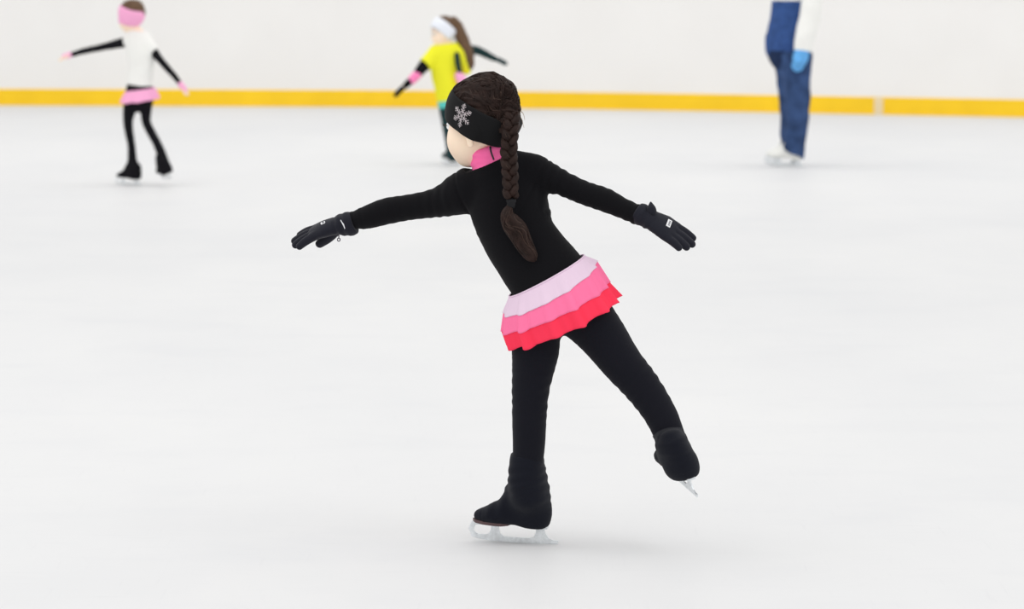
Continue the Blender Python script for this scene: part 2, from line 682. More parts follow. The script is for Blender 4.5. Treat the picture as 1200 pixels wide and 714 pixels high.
def boot_shape(P, fwd, up, side, s=1.0, flare=0.0, top=.200, lean=0.0):
    """skate boot in a stretch cover: f from the back of the heel, z from the sole"""
    q = lambda f, z: P(f * s, z * s, lean * max(z - .02, 0))
    shaft = chain([q(.062, top), q(.062, .085 + (top - .085) * .75), q(.060, .085 + (top - .085) * .4), q(.056, .085), q(.047, .045), q(.044, .018)],
                  s * np.array([[.039, .036], [.042, .038], [.048, .040], [.054 + flare, .039 + flare * .6],
                                [.047 + flare, .037 + flare], [.040 + flare, .034 + flare]]), side=fwd)
    foot = chain([q(.045, .035), q(.090, .036), q(.132, .030), q(.166, .028), q(.187, .027)],
                 s * np.array([[.035, .034], [.037, .035], [.038, .027], [.036, .023], [.024, .0155]]), side=side)
    instep = chain([q(.072, .090), q(.105, .058), q(.140, .036)],
                   s * np.array([[.034, .036], [.033, .026], [.032, .019]]), side=side)
    b = union([shaft, foot, instep], .028 * s)
    g = b.f
    o = np.asarray(P(0, 0), np.float32)
    fw, u_ = fwd.astype(np.float32), up.astype(np.float32)

    def f(X):
        q_ = X - o
        x = (q_ @ fw) / s
        z = (q_ @ u_) / s
        floor_ = np.interp(x, [0, .02, .06, .09, .125, .16, .21], [.004, -.002, .002, .008, .007, .010, .016])
        return -smin(-g(X), (z - floor_) * s, .008 * s)
    return S(f, b.lo, b.hi)


def blade_mesh(P, s, th=0.0036):
    """figure skate blade: outline with two windows, extruded"""
    def arc(pts, n=5):
        return spline(pts, n)[:, :2]
    zb = -.0400
    outer = [(-.019, zb + .0010), (-.019, zb + .009), (-.006, zb + .0095), (.004, zb + .0135), (.012, zb + .023), (.016, zb + .034), (.018, .002),
             (.038, .002), (.0395, zb + .028), (.044, zb + .017), (.056, zb + .0130), (.100, zb + .0135), (.122, zb + .0150), (.1325, zb + .021),
             (.136, zb + .032), (.137, .010), (.156, .010), (.158, zb + .030), (.163, zb + .021), (.170, zb + .0185), (.190, zb + .0190), (.199, zb + .022),
             (.203, zb + .030), (.201, zb + .038), (.196, zb + .047), (.196, .016), (.208, .012), (.2135, zb + .042), (.2180, zb + .031),
             (.2160, zb + .027), (.2135, zb + .0275), (.2140, zb + .022), (.2110, zb + .0210), (.2115, zb + .016), (.2070, zb + .0105), (.190, zb + .0065),
             (.160, zb + .0025), (.120, zb + .0003), (.070, zb), (.020, zb)]
    n = len(outer)
    V = [P(f * s, z * s, th * .5 * s) for f, z in outer] + [P(f * s, z * s, -th * .5 * s) for f, z in outer]
    Fc = [tuple(range(n)), tuple(range(2 * n - 1, n - 1, -1))]
    for i in range(n):
        j = (i + 1) % n
        Fc.append((i, i + n, j + n, j))
    # mounting plates under heel and ball
    W = .024 * s
    for f0, f1, z in ((.008, .052, .0015), (.125, .200, .0085)):
        o = len(V)
        for zz in (z - .003, z + .003):
            for f in (f0, f1):
                for sd in (-1, 1):
                    V.append(P(f * s, zz * s, sd * W * (.70 if f > .19 else .45 if f < .06 else .9)))
        Fc += [tuple(o + i for i in q) for q in ((0, 1, 3, 2), (4, 6, 7, 5), (0, 2, 6, 4), (1, 5, 7, 3), (0, 4, 5, 1), (2, 3, 7, 6))]
    return V, Fc


def blade(P, s, parent, base, material=None):
    V, Fc = blade_mesh(P, s)
    me_o = link_mesh('blade', V, Fc, material or M['steel'], parent, base, smooth=False)
    import bmesh
    bm = bmesh.new()
    bm.from_mesh(me_o.data)
    bmesh.ops.triangulate(bm, faces=[f for f in bm.faces if len(f.verts) > 4])
    bmesh.ops.recalc_face_normals(bm, faces=bm.faces)
    bm.to_mesh(me_o.data)
    bm.free()
    return me_o


def ruffle(name, rings, upto, material, parent, base, seed, pleats, amp, out=0.0, nphi=260, rows=16, start=0.0):
    """one flounce: rings = [(C, A, B)] from the waist down; phi 0 = +A, 90 deg = towards B"""
    rng = np.random.RandomState(seed)
    ph = rng.rand(6) * 6.28
    phi = np.linspace(0, 2 * math.pi, nphi, endpoint=False)
    x_ = pleats * phi + ph[0] + .9 * np.sin(2 * phi + ph[1])
    fold = (np.cos(x_ + .85 * np.sin(x_)) +
            .55 * np.cos((pleats * 1.0 // 1.6) * phi + ph[2]) + .35 * np.cos((pleats + 6) * phi + ph[3])) / 1.5
    fold = np.sign(fold) * np.abs(fold) ** .75 + .18 * np.cos(31 * phi + ph[4])
    V = []
    for j in range(rows + 1):
        t = start + j / rows * (upto - start)
        i = min(int(t), len(rings) - 2)
        w_ = t - i
        C, A, Bv = [np.asarray(rings[i][m]) * (1 - w_) + np.asarray(rings[i + 1][m]) * w_ for m in range(3)]
        down = nrm(np.asarray(rings[upto][0]) - np.asarray(rings[0][0]))
        k = amp * (t / 3) ** .9
        o_ = out * min(1, .25 + t)
        for m in range(nphi):
            d = A * math.cos(phi[m]) + Bv * math.sin(phi[m])
            r = np.linalg.norm(d)
            V.append(C + d * (1 + (o_ + fold[m] * k) / r) + down * (fold[(m + 3) % nphi] * k * .25))
    Fc = []
    for j in range(rows):
        for m in range(nphi):
            m2 = (m + 1) % nphi
            Fc.append((j * nphi + m, (j + 1) * nphi + m, (j + 1) * nphi + m2, j * nphi + m2))
    o = link_mesh(name, V, Fc, material, parent, base)
    sm = o.modifiers.new('cloth', 'SOLIDIFY')
    sm.thickness = 0.0016
    return o


def box(c, axes, r):
    c = np.asarray(c, float)
    V = [c + axes[0] * r[0] * x + axes[1] * r[1] * y + axes[2] * r[2] * z for x in (-1, 1) for y in (-1, 1) for z in (-1, 1)]
    return V, [(0, 1, 3, 2), (4, 6, 7, 5), (0, 4, 5, 1), (2, 3, 7, 6), (0, 2, 6, 4), (1, 5, 7, 3)]


# ------------------------------------------------------------------ rink: ice, boards, kick plate
def build_rink():
    V = [(-22, -6, 0), (22, -6, 0), (22, 44, 0), (-22, 44, 0)]
    structure(link_mesh('floor', V, [(0, 1, 2, 3)], ice_material(), smooth=False), 'white scraped rink ice')
    foot = [(-260, 122.3), (0, 123.4), (200, 124.2), (420, 125.3), (627, 127.2), (790, 129.6), (900, 131.6),
            (1010, 133.9), (1200, 137.6), (1420, 143.0), (1700, 152.0)]
    pts = np.array([ground(*p) for p in foot])
    first = pts[0] + (pts[0] - pts[1]) / np.linalg.norm(pts[0] - pts[1]) * 9
    last = pts[-1] + (pts[-1] - pts[-2]) / np.linalg.norm(pts[-1] - pts[-2]) * 6
    line = spline(np.vstack([first, pts, last]), 8)

    def sweep(name, prof, i0, i1, material, t0=None):
        L = line[i0:i1]
        T = np.gradient(line, axis=0)[i0:i1]
        T /= np.linalg.norm(T, axis=1)[:, None]
        N = np.stack([-T[:, 1], T[:, 0], 0 * T[:, 0]], 1)     # away from the rink
        n = len(prof)
        V, Fc = [], []
        for p, nn in zip(L, N):
            for y, z in prof:
                V.append(p + nn * y + np.array([0, 0, z]))
        for i in range(len(L) - 1):
            for k in range(n):
                k2 = (k + 1) % n
                Fc.append((i * n + k, (i + 1) * n + k, (i + 1) * n + k2, i * n + k2))
        Fc.append(tuple(range(n)))
        Fc.append(tuple(range(len(L) * n - 1, (len(L) - 1) * n - 1, -1)))
        return link_mesh(name, V, Fc, material, smooth=False)
    wall = sweep('wall_back', [(0.012, 0.0), (0.012, 1.12), (0.12, 1.12), (0.12, 0.0)], 0, len(line), board_material())
    structure(wall, 'white dasher boards behind the skaters')
    kick = sweep('baseboard_back', [(0.0, 0.0), (0.0, 0.152), (0.004, 0.158), (0.012, 0.158), (0.012, 0.0)], 0, len(line), M['yellow_kick'])
    structure(kick, 'yellow kick plate along the foot of the white boards')
    cap = sweep('trim_1', [(-0.02, 1.12), (-0.02, 1.16), (0.14, 1.16), (0.14, 1.12)], 0, len(line), M['cap'])
    structure(cap, 'white cap rail on top of the boards')
    # pale joint plate over the seam of the kick plate
    g = ground(1020, 134.3)
    i = int(np.argmin(np.linalg.norm(line - g, axis=1)))
    T = nrm(line[i + 1] - line[i - 1])
    N = np.array([-T[1], T[0], 0])
    v, f = box(line[i] + np.array([0, 0, .078]) - N * .002, np.stack([T, N, [0, 0, 1]]), (.042, .003, .078))
    j = link_mesh('joint_plate', v, f, M['joint'], kick, smooth=False)
    j['label'] = 'pale joint plate'


# ------------------------------------------------------------------ the girl in front
def build_main_girl():
    foot_c = ground(616, 640)
    Y0 = foot_c[1]
    base = np.array([foot_c[0], foot_c[1], 0.0])
    PX = 1.0 / (F / (Y0 / cp * 1.0) * 0.992)          # metres per pixel at her distance

    def p(px, py, dy=0.0):
        return at(px, py, Y0 + dy)

    def chain_px(rows, **k):
        return np.array([p(a, b, c) for a, b, c, *_ in rows]), np.array([r[3] if len(r) == 4 else r[3:] for r in rows], float) * PX

    # ---- torso, limbs
    lat = nrm(p(683, 300) - p(598, 347))
    tr = [(585, 197, .050, 27, 22), (590, 214, .046, 42, 30), (596, 240, .038, 47.5, 35), (607, 275, .022, 43, 35),
          (624, 302, .010, 43.5, 34), (641, 324, .002, 46, 36), (651, 342, -.003, 49, 40), (655, 351, -.004, 46, 34)]
    tp, trr = chain_px(tr)
    torso = chain(tp, trr, side=lat, sub=4)
    shl = [(592, 205, .046, 21), (562, 213, .056, 22), (540, 225, .066, 21)]
    armL_rows = [(548, 223, .062, 22), (530, 232, .072, 20.5), (505, 239, .085, 16.5), (477, 243.5, .098, 15.3), (454, 247.5, .108, 15.4),
                 (432, 254.5, .118, 13.6), (416, 258, .126, 10.6), (404, 262, .130, 10)]
    armR_rows = [(608, 199, .040, 20), (626, 199.5, .030, 19), (641, 206, .020, 17.0), (662, 216.5, .008, 14.6), (687, 227, -.008, 13.8),
                 (710, 235, -.022, 13.8), (732, 245, -.036, 11.6), (750, 252.5, -.048, 11.2), (759, 256, -.054, 9)]
    aLp, aLr = chain_px(armL_rows)
    aRp, aRr = chain_px(armR_rows)
    sp_, sr_ = chain_px(shl)
    legL_rows = [(638, 366, .0, 33), (628, 388, .0, 30), (627.5, 412, .0, 27.5), (624.5, 435, -.004, 24.3), (621.5, 462, -.008, 21.4), (620.3, 494, -.004, 20),
                 (619.5, 528, .004, 18.6), (618, 552, .006, 17)]
    legR_rows = [(668, 358, .0, 32), (687, 372, -.004, 31.5), (706, 394, -.010, 28), (729, 426, -.022, 24), (752, 453, -.036, 21.6), (773, 484, -.058, 19.2),
                 (785, 511, -.080, 17.5), (791, 526, -.092, 16)]
    lLp, lLr = chain_px(legL_rows)
    lRp, lRr = chain_px(legR_rows)
    thin = 0.0045
    armL_b, armR_b = chain(aLp, aLr - thin), chain(aRp, aRr - thin)
    legL_b, legR_b = chain(lLp, lLr - thin), chain(lRp, lRr - thin)
    torso_b = torso.grow(-thin)
    # ---- head
    C = p(564.5, 139, .045)
    R = frame((-.83, .535, -.10), (-.04, .05, 1))
    head, hp = head_shape(C, R, 1.0)
    nk0, nk1 = p(584, 198, .050), p(571, 165, .050)
    head = union([head] + [ellipsoid(hp(-.004, q * .067, -.060), R, [.010, .006, .012]) for q in (1, -1)], .005)
    neck = chain([nk0, (nk0 + nk1) / 2, nk1], np.array([20, 16.5, 17]) * PX)
    # ---- hands and feet
    dL = p(344, 281, .165) - p(404, 263, .130)
    handL, hPL = hand_shape(p(402, 263.0, .131), dL, (-.28, -.24, .92), 1.27, 1, curl=.10, spread=.22, thumb_down=.47, thumb_out=.10, extra=(0, .02, .06, .10))
    dR = p(815, 290, -.085) - p(757, 255, -.052)
    handR, hPR = hand_shape(p(758, 255.0, -.053), dR, (.30, -.66, .69), 1.17, -1, curl=.10, spread=.07, thumb_down=.35, thumb_out=.25)
    bdir = nrm((-.972, .235, 0))
    heel0 = ground(645.5, 637.5) + np.array([0, 0, .040])
    heel0 = heel0 - bdir * 0.0
    BL = boot_frame(heel0, bdir, (0, 0, 1))
    heelR = p(811.5, 563.5, -.150)
    BR = boot_frame(heelR, (-.30, .92, .17), (-.08, -.50, .86))
    bootL, bootR = boot_shape(*BL), boot_shape(*BR, s=.94, top=.075, lean=-.26)
    feet = [boot_shape(*BL, top=.10).grow(-.007), bootR.grow(-.007)]
    ncol = nrm(p(566, 168, .05) - p(576, 192, .05))
    nz = p(571, 191.5, .048) - ncol * .006
    shoulder_hole = chain([nz + ncol * .035, nz + ncol * .085], [.075, .075]).cut(nz, -ncol, .001)
    body = union([torso_b, chain(sp_, sr_ - thin), armL_b, armR_b, legL_b, legR_b], .02)
    body = union([carve(body, shoulder_hole, .003), neck], .006)
    body = union([body, head], .006)
    body = union([body, handL, handR] + feet, .006)
    V, Q = polygonise(body, .0034)
    root = link_mesh('person', V, Q, [M['skin'], M['lip']], None, base)
    loc = (V - C) @ R.T
    cen = loc[Q].mean(1)
    lip = ((cen[:, 0] > .076) & ((cen[:, 1] / .0185) ** 2 + ((cen[:, 2] + .0758) / .0095) ** 2 < 1)).astype(int)
    root.data.polygons.foreach_set('material_index', lip.tolist())
    tag(root, 'girl in black with tiered pink skirt gliding on one skate in front, arms stretched out', 'person')
    eyes(hp, R, 1.0, root, base, lashes=True)

    # ---- jacket
    shoulders = chain(sp_, sr_)
    armL, armR = chain(aLp, aLr), chain(aRp, aRr)
    jk = union([torso, shoulders], .02)
    jk = union([jk, armL, armR], .024)
    # stand-up neckline
    ncol = nrm(p(566, 168, .05) - p(576, 192, .05))
    jneck = chain([p(578, 200, .048), p(573, 190.5, .048)], np.array([27, 24.5]) * PX)
    jk = union([jk, jneck], .012)
    nz = p(571, 191.5, .048)
    neck_hole = chain([nz + ncol * .030, nz + ncol * .075], [.066, .066]).cut(nz, -ncol, .001)
    jk = carve(jk, neck_hole, .003)
    jk = jk.cut(p(648, 336, .0), p(648, 336, .0) - p(628, 300, .0), .002)
    jk = jk.cut(aLp[-1], aLp[-1] - aLp[-2], .002)
    jk = jk.cut(aRp[-1] + (aRp[-2] - aRp[-1]) * .25, aRp[-1] - aRp[-2], .002)
    fL = ring_folds(aLp[1:], .027, .0012, [(.95, .10, 1.0), (.12, .15, .7), (.5, .2, .35)])
    fR = ring_folds(aRp[2:], .024, .0013, [(.93, .14, 1.2), (.12, .16, .9), (.5, .2, .5)])
    up_l, up_r = aLp[0].astype(np.float32), aRp[1].astype(np.float32)

    def jfold(P):
        d = fL(P) * (P[:, 0] < up_l[0] + .02) + fR(P) * (P[:, 0] > up_r[0])
        # soft drag folds across the back, and the seams where the sleeves are set in
        d = d + .0012 * lump(P, 34)
        for pt, ax in ((p(543, 226, .06), (aLp[2] - aLp[0])), (p(637, 203, .03), (aRp[4] - aRp[2]))):
            x = (P - pt.astype(np.float32)) @ nrm(ax).astype(np.float32)
            d = d - .0022 * np.exp(-(x / .0035) ** 2) * (np.abs(P[:, 2] - pt[2]) < .10)
        return d
    jk = jk.wrinkle(jfold, .006)
    solid('jacket', jk, .0036, M['jacket'], root, base)
    jacket = jk

    # ---- leggings
    pel = chain(tp[5:], trr[5:] - .002, side=lat, sub=4)
    lg = union([pel, chain(lLp, lLr), chain(lRp, lRr)], .012)
    foldK = ring_folds(lLp[3:6], .03, .0009, [(.5, .5, 1)])
    foldK2 = ring_folds(lRp[3:6], .03, .0009, [(.5, .5, 1)])
    lg = lg.wrinkle(lambda P: foldK(P) + foldK2(P) + .0006 * lump(P, 40), .004)
    lg = lg.cut(p(638, 318, .0), p(628, 300, .0) - p(648, 336, .0), .002)
    solid('leggings', lg, .0040, M['leggings'], root, base)

    # ---- skirt of three flounces
    k = PX
    waist = (p(640.5, 323.5, .0), (p(683.5, 299.5) - p(597.5, 347)) / 2 * .99, np.array([.004, -.083, -.001]))
    h1 = (p(645, 338.5, -.004), (p(699, 309) - p(592.5, 369)) / 2, np.array([.010, -.108, -.016]))
    h2 = (p(651, 361.5, -.006), (p(713, 333) - p(590, 390)) / 2, np.array([.010, -.124, -.010]))
    h3 = (p(661, 378, -.008), (p(726, 348) - p(596, 406)) / 2, np.array([.006, -.130, -.016]))
    rings = [waist, h1, h2, h3]
    sk = ruffle('skirt', rings, 1, M['tier_1'], root, base, 5, 13, .0105, out=.0030)
    sk['label'] = 'pale pink top flounce of the skirt'
    s2 = ruffle('flounce', rings, 2, M['tier_2'], sk, base, 5, 13, .0105, out=.0005, start=.25)
    s2['label'] = 'mid pink flounce'
    s3 = ruffle('flounce', rings, 3, M['tier_3'], sk, base, 5, 13, .0105, out=-.0020, start=.9)
    s3['label'] = 'coral red lowest flounce'
    # narrow waistband
    wb = []
    for i in range(97):
        a = 2 * math.pi * i / 96
        d = waist[1] * math.cos(a) + waist[2] * math.sin(a)
        wb.append(waist[0] + d * (1 + .0035 / np.linalg.norm(d)))
    v, f = tube_mesh(wb, [.0022] * 97, 6, caps=False)
    link_mesh('waistband', v, f, M['tier_1'], sk, base)

    # ---- pink collar
    ca, cb = p(577, 194, .049), p(569.5, 175, .047)
    col = chain([ca, cb], np.array([[24.5, 24.0], [22.0, 22.5]]) * PX, side=lat)
    cax = nrm(cb - ca).astype(np.float32)
    ca32 = ca.astype(np.float32)
    col = col.cut(cb + cax * .010, cax, .004)
    col = col.cut(ca - cax * .010, -cax, .003)
    col = col.wrinkle(lambda P: .0012 * np.sin(((P - ca32) @ cax) * 330 + 2.2 * lump(P, 45)) + .0007 * lump(P, 60), .004)
    co = solid('collar', col, .0024, M['pink_collar'], root, base)
    co['label'] = 'bright pink fleece collar'
    zp = [hit(col, x, y, Y0) for x, y in ((574.5, 172), (575, 176), (576, 180), (577.5, 184), (578.8, 187.5))]
    v, f = tube_mesh(spline(zp, 3), [.0026] * 13, 6)
    z = link_mesh('zip', v, f, M['zip'], co, base)
    z['label'] = 'dark zip'

    # ---- hair cap, strands, braid
    cran = ellipsoid(hp(-.010, 0, .020), R, np.array([.096, .079, .090]))
    crown = chain([p(577, 99, .01), p(591, 106, -.010), p(596, 121, -.022), p(597, 138, -.030), p(595, 152, -.034)],
                  np.array([12, 12, 11.5, 11.5, 10]) * PX)
    cap = union([cran, crown], .02)
    root_pt = p(597, 140, -.030)

    def hairw(P):
        q = (P - C.astype(np.float32)) @ R.T.astype(np.float32)
        ang = np.arctan2(q[:, 1], q[:, 2] - .0)
        return .0022 * np.sin(ang * 15 + 1.6 * np.sin(q[:, 0] * 38)) + .0010 * np.sin(ang * 41 + q[:, 0] * 60) + .0022 * lump(P, 40, 1.0)
    cap = cap.wrinkle(hairw, .007)
    tt = math.radians(32)
    nb = R[2] * math.cos(tt) - R[0] * math.sin(tt)
    c0 = hp(0, 0, .004)
    cap_full = cap
    cap = cap.cut(c0 - nb * .010, -nb, .004)
    solid('hair', cap, .0026, M['hair'], root, base)

    # strands lying on the cap, swept back towards the braid
    rng = np.random.RandomState(4)
    parts, parts2 = [], []
    for i in range(330):
        a = rng.uniform(-2.1, 2.1)
        st = hp(.085 * math.cos(a * .75), .08 * math.sin(a), .055 + .05 * rng.rand() - .02 * abs(a))
        en = p(597 + rng.uniform(-5, 5), 128 + 16 * math.sin(a) + rng.uniform(-9, 9), -.03)
        mid = hp(-.015 + rng.uniform(-.012, .012), .060 * math.sin(a) + rng.uniform(-.008, .008), .09 + rng.uniform(-.01, .01))
        pts = spline([st, .35 * st + .65 * mid, .45 * mid + .55 * en, en], 5)
        wv = rng.uniform(.0004, .0018)
        ph = rng.rand() * 6
        for j in range(len(pts)):
            pts[j] = pts[j] + R[1] * wv * math.sin(j * .8 + ph) + R[2] * wv * math.cos(j * .7 + ph)
        pts = project(cap_full, pts, off=rng.uniform(-.0005, .0022), it=5)
        ok = ((pts - (c0 + nb * .020)) @ nb) > 0
        if ok.sum() < 5:
            continue
        pts = pts[ok]
        r = rng.uniform(.0008, .0022)
        n = len(pts)
        rad = r * np.sin(np.linspace(.25, math.pi - .2, n))
        (parts2 if rng.rand() < .22 else parts).append(tube_mesh(pts, rad, 5))
    # broader wavy locks gathered into the braid
    for i in range(34):
        a = -1.5 + 3.0 * (i + rng.uniform(-.3, .3)) / 33
        st = hp(.080 * math.cos(a * .75) - .01, .078 * math.sin(a), .062 - .02 * abs(a))
        en = p(596 + rng.uniform(-4, 4), 128 + 18 * math.sin(a), -.03)
        mid = hp(-.015, .060 * math.sin(a), .09)
        pts = spline([st, .4 * st + .6 * mid, .5 * mid + .5 * en, en], 7)
        ph, wv = rng.rand() * 6, rng.uniform(.001, .0035)
        for j in range(len(pts)):
            pts[j] = pts[j] + R[1] * wv * math.sin(j * .55 + ph) + R[2] * wv * math.cos(j * .5 + ph)
        pts = project(cap_full, pts, off=-.0005, it=5)
        pts = pts[((pts - (c0 + nb * .022)) @ nb) > 0]
        if len(pts) < 6:
            continue
        n = len(pts)
        parts.append(tube_mesh(pts, rng.uniform(.0035, .0060) * np.sin(np.linspace(.35, math.pi - .3, n)) ** .7, 18, groove=(6, .16, .22)))
    v, f = join(parts)
    hs = link_mesh('hair_strands', v, f, M['hair'], root, base)
    tag(hs, kind='stuff')
    v, f = join(parts2)
    hs = link_mesh('hair_strands', v, f, M['hair_light'], root, base)
    tag(hs, 'lighter brown strands combed back', kind='stuff')
    # wisps off the nape
    ws = []
    for pts in ([(606, 131, -.03), (611, 139, -.03), (614, 150, -.028)], [(607, 128, -.03), (613, 133, -.03), (615, 141, -.03)],
                [(606, 120, -.02), (610, 124, -.02), (611, 133, -.02)]):
        P_ = spline([p(*q) for q in pts], 5)
        ws.append(tube_mesh(P_, np.linspace(.0011, .0003, len(P_)), 5))
    v, f = join(ws)
    tag(link_mesh('hair_wisps', v, f, M['hair_wisp'], root, base), 'fair loose wisps at the nape', kind='stuff')

    # braid: three grooved strands plaited down the back
    bp = [(599, 130, -.036), (600, 138, -.048), (599.5, 147, -.055), (598, 156, -.058), (596.5, 172, -.058), (597, 190, -.062), (598, 208, -.070), (599, 232, -.080)]
    line = np.array([p(*q) for q in bp])
    line = spline(line, 16)
    lw = np.interp(np.linspace(0, 1, len(line)), [0, .10, .3, .45, .6, 1], [3.0, 5.5, 5.8, 5.6, 5.8, 5.2]) * PX
    seg = np.r_[0, np.cumsum(np.linalg.norm(np.diff(line, axis=0), axis=1))]
    T = .076
    br_root = None
    for i in range(3):
        th = seg / T * 2 * math.pi + 2 * math.pi * i / 3
        pts = line + np.outer(lw * .98 * np.sin(th), [1, 0, 0]) + np.outer(lw * .62 * np.sin(2 * th), [0, 1, 0])
        rad = np.stack([lw * .86, lw * .74], 1)
        rad[-3:] *= np.array([[.9], [.75], [.5]])
        v, f = tube_mesh(pts, rad, 28, groove=(7, .075, .10))
        o = link_mesh('braid' if i == 0 else 'braid_strand', v, f, M['hair'], root if i == 0 else br_root, base)
        if i == 0:
            br_root = o
            o['label'] = 'long dark braid hanging down the back'
    # fine lighter hairs on the plaits
    fl = []
    for i in range(45):
        k3 = i % 3
        s0 = rng.randint(0, len(line) - 16)
        sl = slice(s0, s0 + 15)
        th = seg[sl] / T * 2 * math.pi + 2 * math.pi * k3 / 3
        a = rng.uniform(math.pi, 2 * math.pi)
        pts = line[sl] + np.outer(lw[sl] * (.98 * np.sin(th) + .80 * math.cos(a)), [1, 0, 0]) + np.outer(lw[sl] * (.62 * np.sin(2 * th) + .76 * math.sin(a)), [0, 1, 0])
        fl.append(tube_mesh(pts, .0009 * np.sin(np.linspace(.2, 2.9, 15)), 5))
    v, f = join(fl)
    tag(link_mesh('braid_hairs', v, f, M['hair_light'], br_root, base), kind='stuff')
    tie_c = [p(599, 233.5 + 2.6 * j, -.081) for j in range(5)]
    v, f = tube_mesh(tie_c, np.array([[5.4, 4.6], [5.6, 4.8], [4.6, 4.0], [4.8, 4.2], [3.5, 3.2]]) * PX, 20, side=(1, 0, 0), groove=(9, .05, 1.0))
    t_ = link_mesh('hair_tie', v, f, M['tie'], root, base)
    tl = [(598, 241, -.082, 3.0), (594.5, 251, -.086, 7.5), (599, 261, -.089, 11), (606, 270, -.089, 12), (611.5, 281, -.086, 10.5), (618, 293, -.084, 9), (624, 302, -.083, 6.5), (627, 306.5, -.083, 1.5)]
    tc_ = spline(np.array([[*p(a, b, c), r * PX] for a, b, c, r in tl]), 7)
    v, f = tube_mesh(tc_[:, :3], np.stack([tc_[:, 3], np.minimum(tc_[:, 3] * .75, .014)], 1), 40, side=(1, 0, .5), groove=(9, .07, .16))
    tail = link_mesh('hair_tail', v, f, M['hair'], br_root, base)
    parts = [[], []]
    n = len(tc_)
    for i in range(90):
        a = rng.uniform(math.pi * .95, math.pi * 2.05)
        r_ = rng.uniform(.75, 1.05)
        j = np.arange(rng.randint(0, n // 3), rng.randint(n * 2 // 3, n))
        tw = a + .6 * np.sin(j * .12 + rng.rand() * 6) + .25 * np.sin(j * .35)
        pts = tc_[j, :3] + np.stack([np.cos(tw) * tc_[j, 3] * r_ * .92, np.sin(tw) * np.minimum(tc_[j, 3] * .75, .014) * r_, np.cos(tw) * tc_[j, 3] * r_ * .35], 1)
        parts[1 if i % 3 == 0 else 0].append(tube_mesh(pts, rng.uniform(.0008, .0017) * np.sin(np.linspace(.3, 2.9, len(j))), 5))
    for q, mm in zip(parts, (M['hair'], M['hair_light'])):
        v, f = join(q)
        tag(link_mesh('tail_hairs', v, f, mm, br_root, base), kind='stuff')

    # ---- headband with printed snowflake
    hb = ellipsoid(hp(-.010, 0, .012), R, np.array([.1000, .0865, .099]))
    hb = union([hb, head.grow(.0035)], .030)
    hb = hb.wrinkle(lambda P: .0006 * lump(P, 38), .003)
    hb_full = hb
    hb = hb.cut(c0 + nb * .034, nb, .004)
    hb = hb.cut(c0 - nb * .041, -nb, .004)
    hbo = solid('headband', hb, .0026, M['band'], root, base)
    hbo['label'] = 'black fleece headband with silver snowflake'
    cc = hit(hb_full, 541, 135.5, Y0)
    g = grad(hb_full.f, cc[None].astype(np.float32))[0]
    v1 = nrm(np.array([0, 0, 1]) - g * g[2])
    v2 = np.cross(v1, g)
    segs = []
    rad = .0300
    rot = math.radians(17)
    for i in range(6):
        a = rot + i * math.pi / 3
        d = np.array([math.cos(a), math.sin(a)])
        nn = np.array([-d[1], d[0]])
        segs.append(([0, 0], d * rad * 1.04, .00105))
        for t, l in ((.34, .0085), (.58, .0100), (.80, .0062)):
            for sg in (1, -1):
                e = d * rad * t + (d * .72 + nn * sg * .70) * l
                segs.append((d * rad * t, e, .00085))
        for sg in (1, -1):
            segs.append((d * rad * .30, (d * math.cos(.5236) + nn * sg * math.sin(.5236)) * rad * .36, .00105))
    parts = []
    for a, b, r in segs:
        a, b = np.asarray(a), np.asarray(b)
        P_ = np.array([cc + v2 * q[0] + v1 * q[1] for q in (a, a * .67 + b * .33, a * .33 + b * .67, b)])
        P_ = project(hb_full, P_, off=.0006)
        parts.append(tube_mesh(P_, [r] * 4, 5))
    v, f = join(parts)
    sf = link_mesh('snowflake', v, f, M['silver_print'], hbo, base)
    sf['label'] = 'silver snowflake print'

    # ---- gloves
    for side_, hs_, hP, arm in (('left', handL, hPL, aLp), ('right', handR, hPR, aRp)):
        gl = hs_.grow(.0022)
        ax = nrm(hP(1, 0, 0) - hP(0, 0, 0))
        Wp = hP(0, 0, 0)
        if side_ == 'left':
            cuff = chain([hP(.010, 0, 0), hP(-.002, 0, 0), hP(-.012, -.003, 0), hP(-.024, -.006, 0)], np.array([[.0240, .0215], [.0290, .0270], [.0300, .0310], [.0260, .0270]]), side=hP(0, 0, 1) - hP(0, 0, 0))
        else:
            cuff = chain([hP(.010, 0, 0), hP(-.004, 0, 0), hP(-.016, 0, -.001)], np.array([[.0235, .0195], [.0270, .0250], [.0275, .0270]]), side=hP(0, 0, 1) - hP(0, 0, 0))
        gl = union([gl, cuff], .008)
        gl = gl.cut(Wp - ax * .031, -ax, .004)
        w32, a32 = Wp.astype(np.float32), ax.astype(np.float32)

        def gf(P, w32=w32, a32=a32):
            x = (P - w32) @ a32
            return .0014 * np.sin(x * 300 + 2 * lump(P, 70)) * np.exp(-((x - .0) / .022) ** 2) + .0005 * lump(P, 120)
        gl = gl.wrinkle(gf, .004)
        go = solid('glove', gl, .0018, M['glove'], root, base)
        go['label'] = 'dark knitted glove on the %s hand' % side_
        # brand patch on the back of the hand
        tx, ty, wd, ht, an = (378.5, 261.5, 2.7, 2.5, 20) if side_ == 'left' else (784, 262, 2.6, 5.6, -25)
        cpt = hit(gl, tx, ty, Y0)
        gg = grad(gl.f, cpt[None].astype(np.float32), .004)[0]
        ex = nrm(np.array([math.cos(math.radians(an)), 0, math.sin(math.radians(an))]))
        ex = nrm(ex - gg * np.dot(ex, gg))
        ey = np.cross(gg, ex)
        A = np.stack([ex, ey, gg])
        v, f = box(cpt + gg * .0005, A, (wd * PX, ht * PX, .0009))
        lb = link_mesh('glove_label', v, f, M['tag'], go, base, smooth=False)
        lb['label'] = 'small white label'
        ink = []
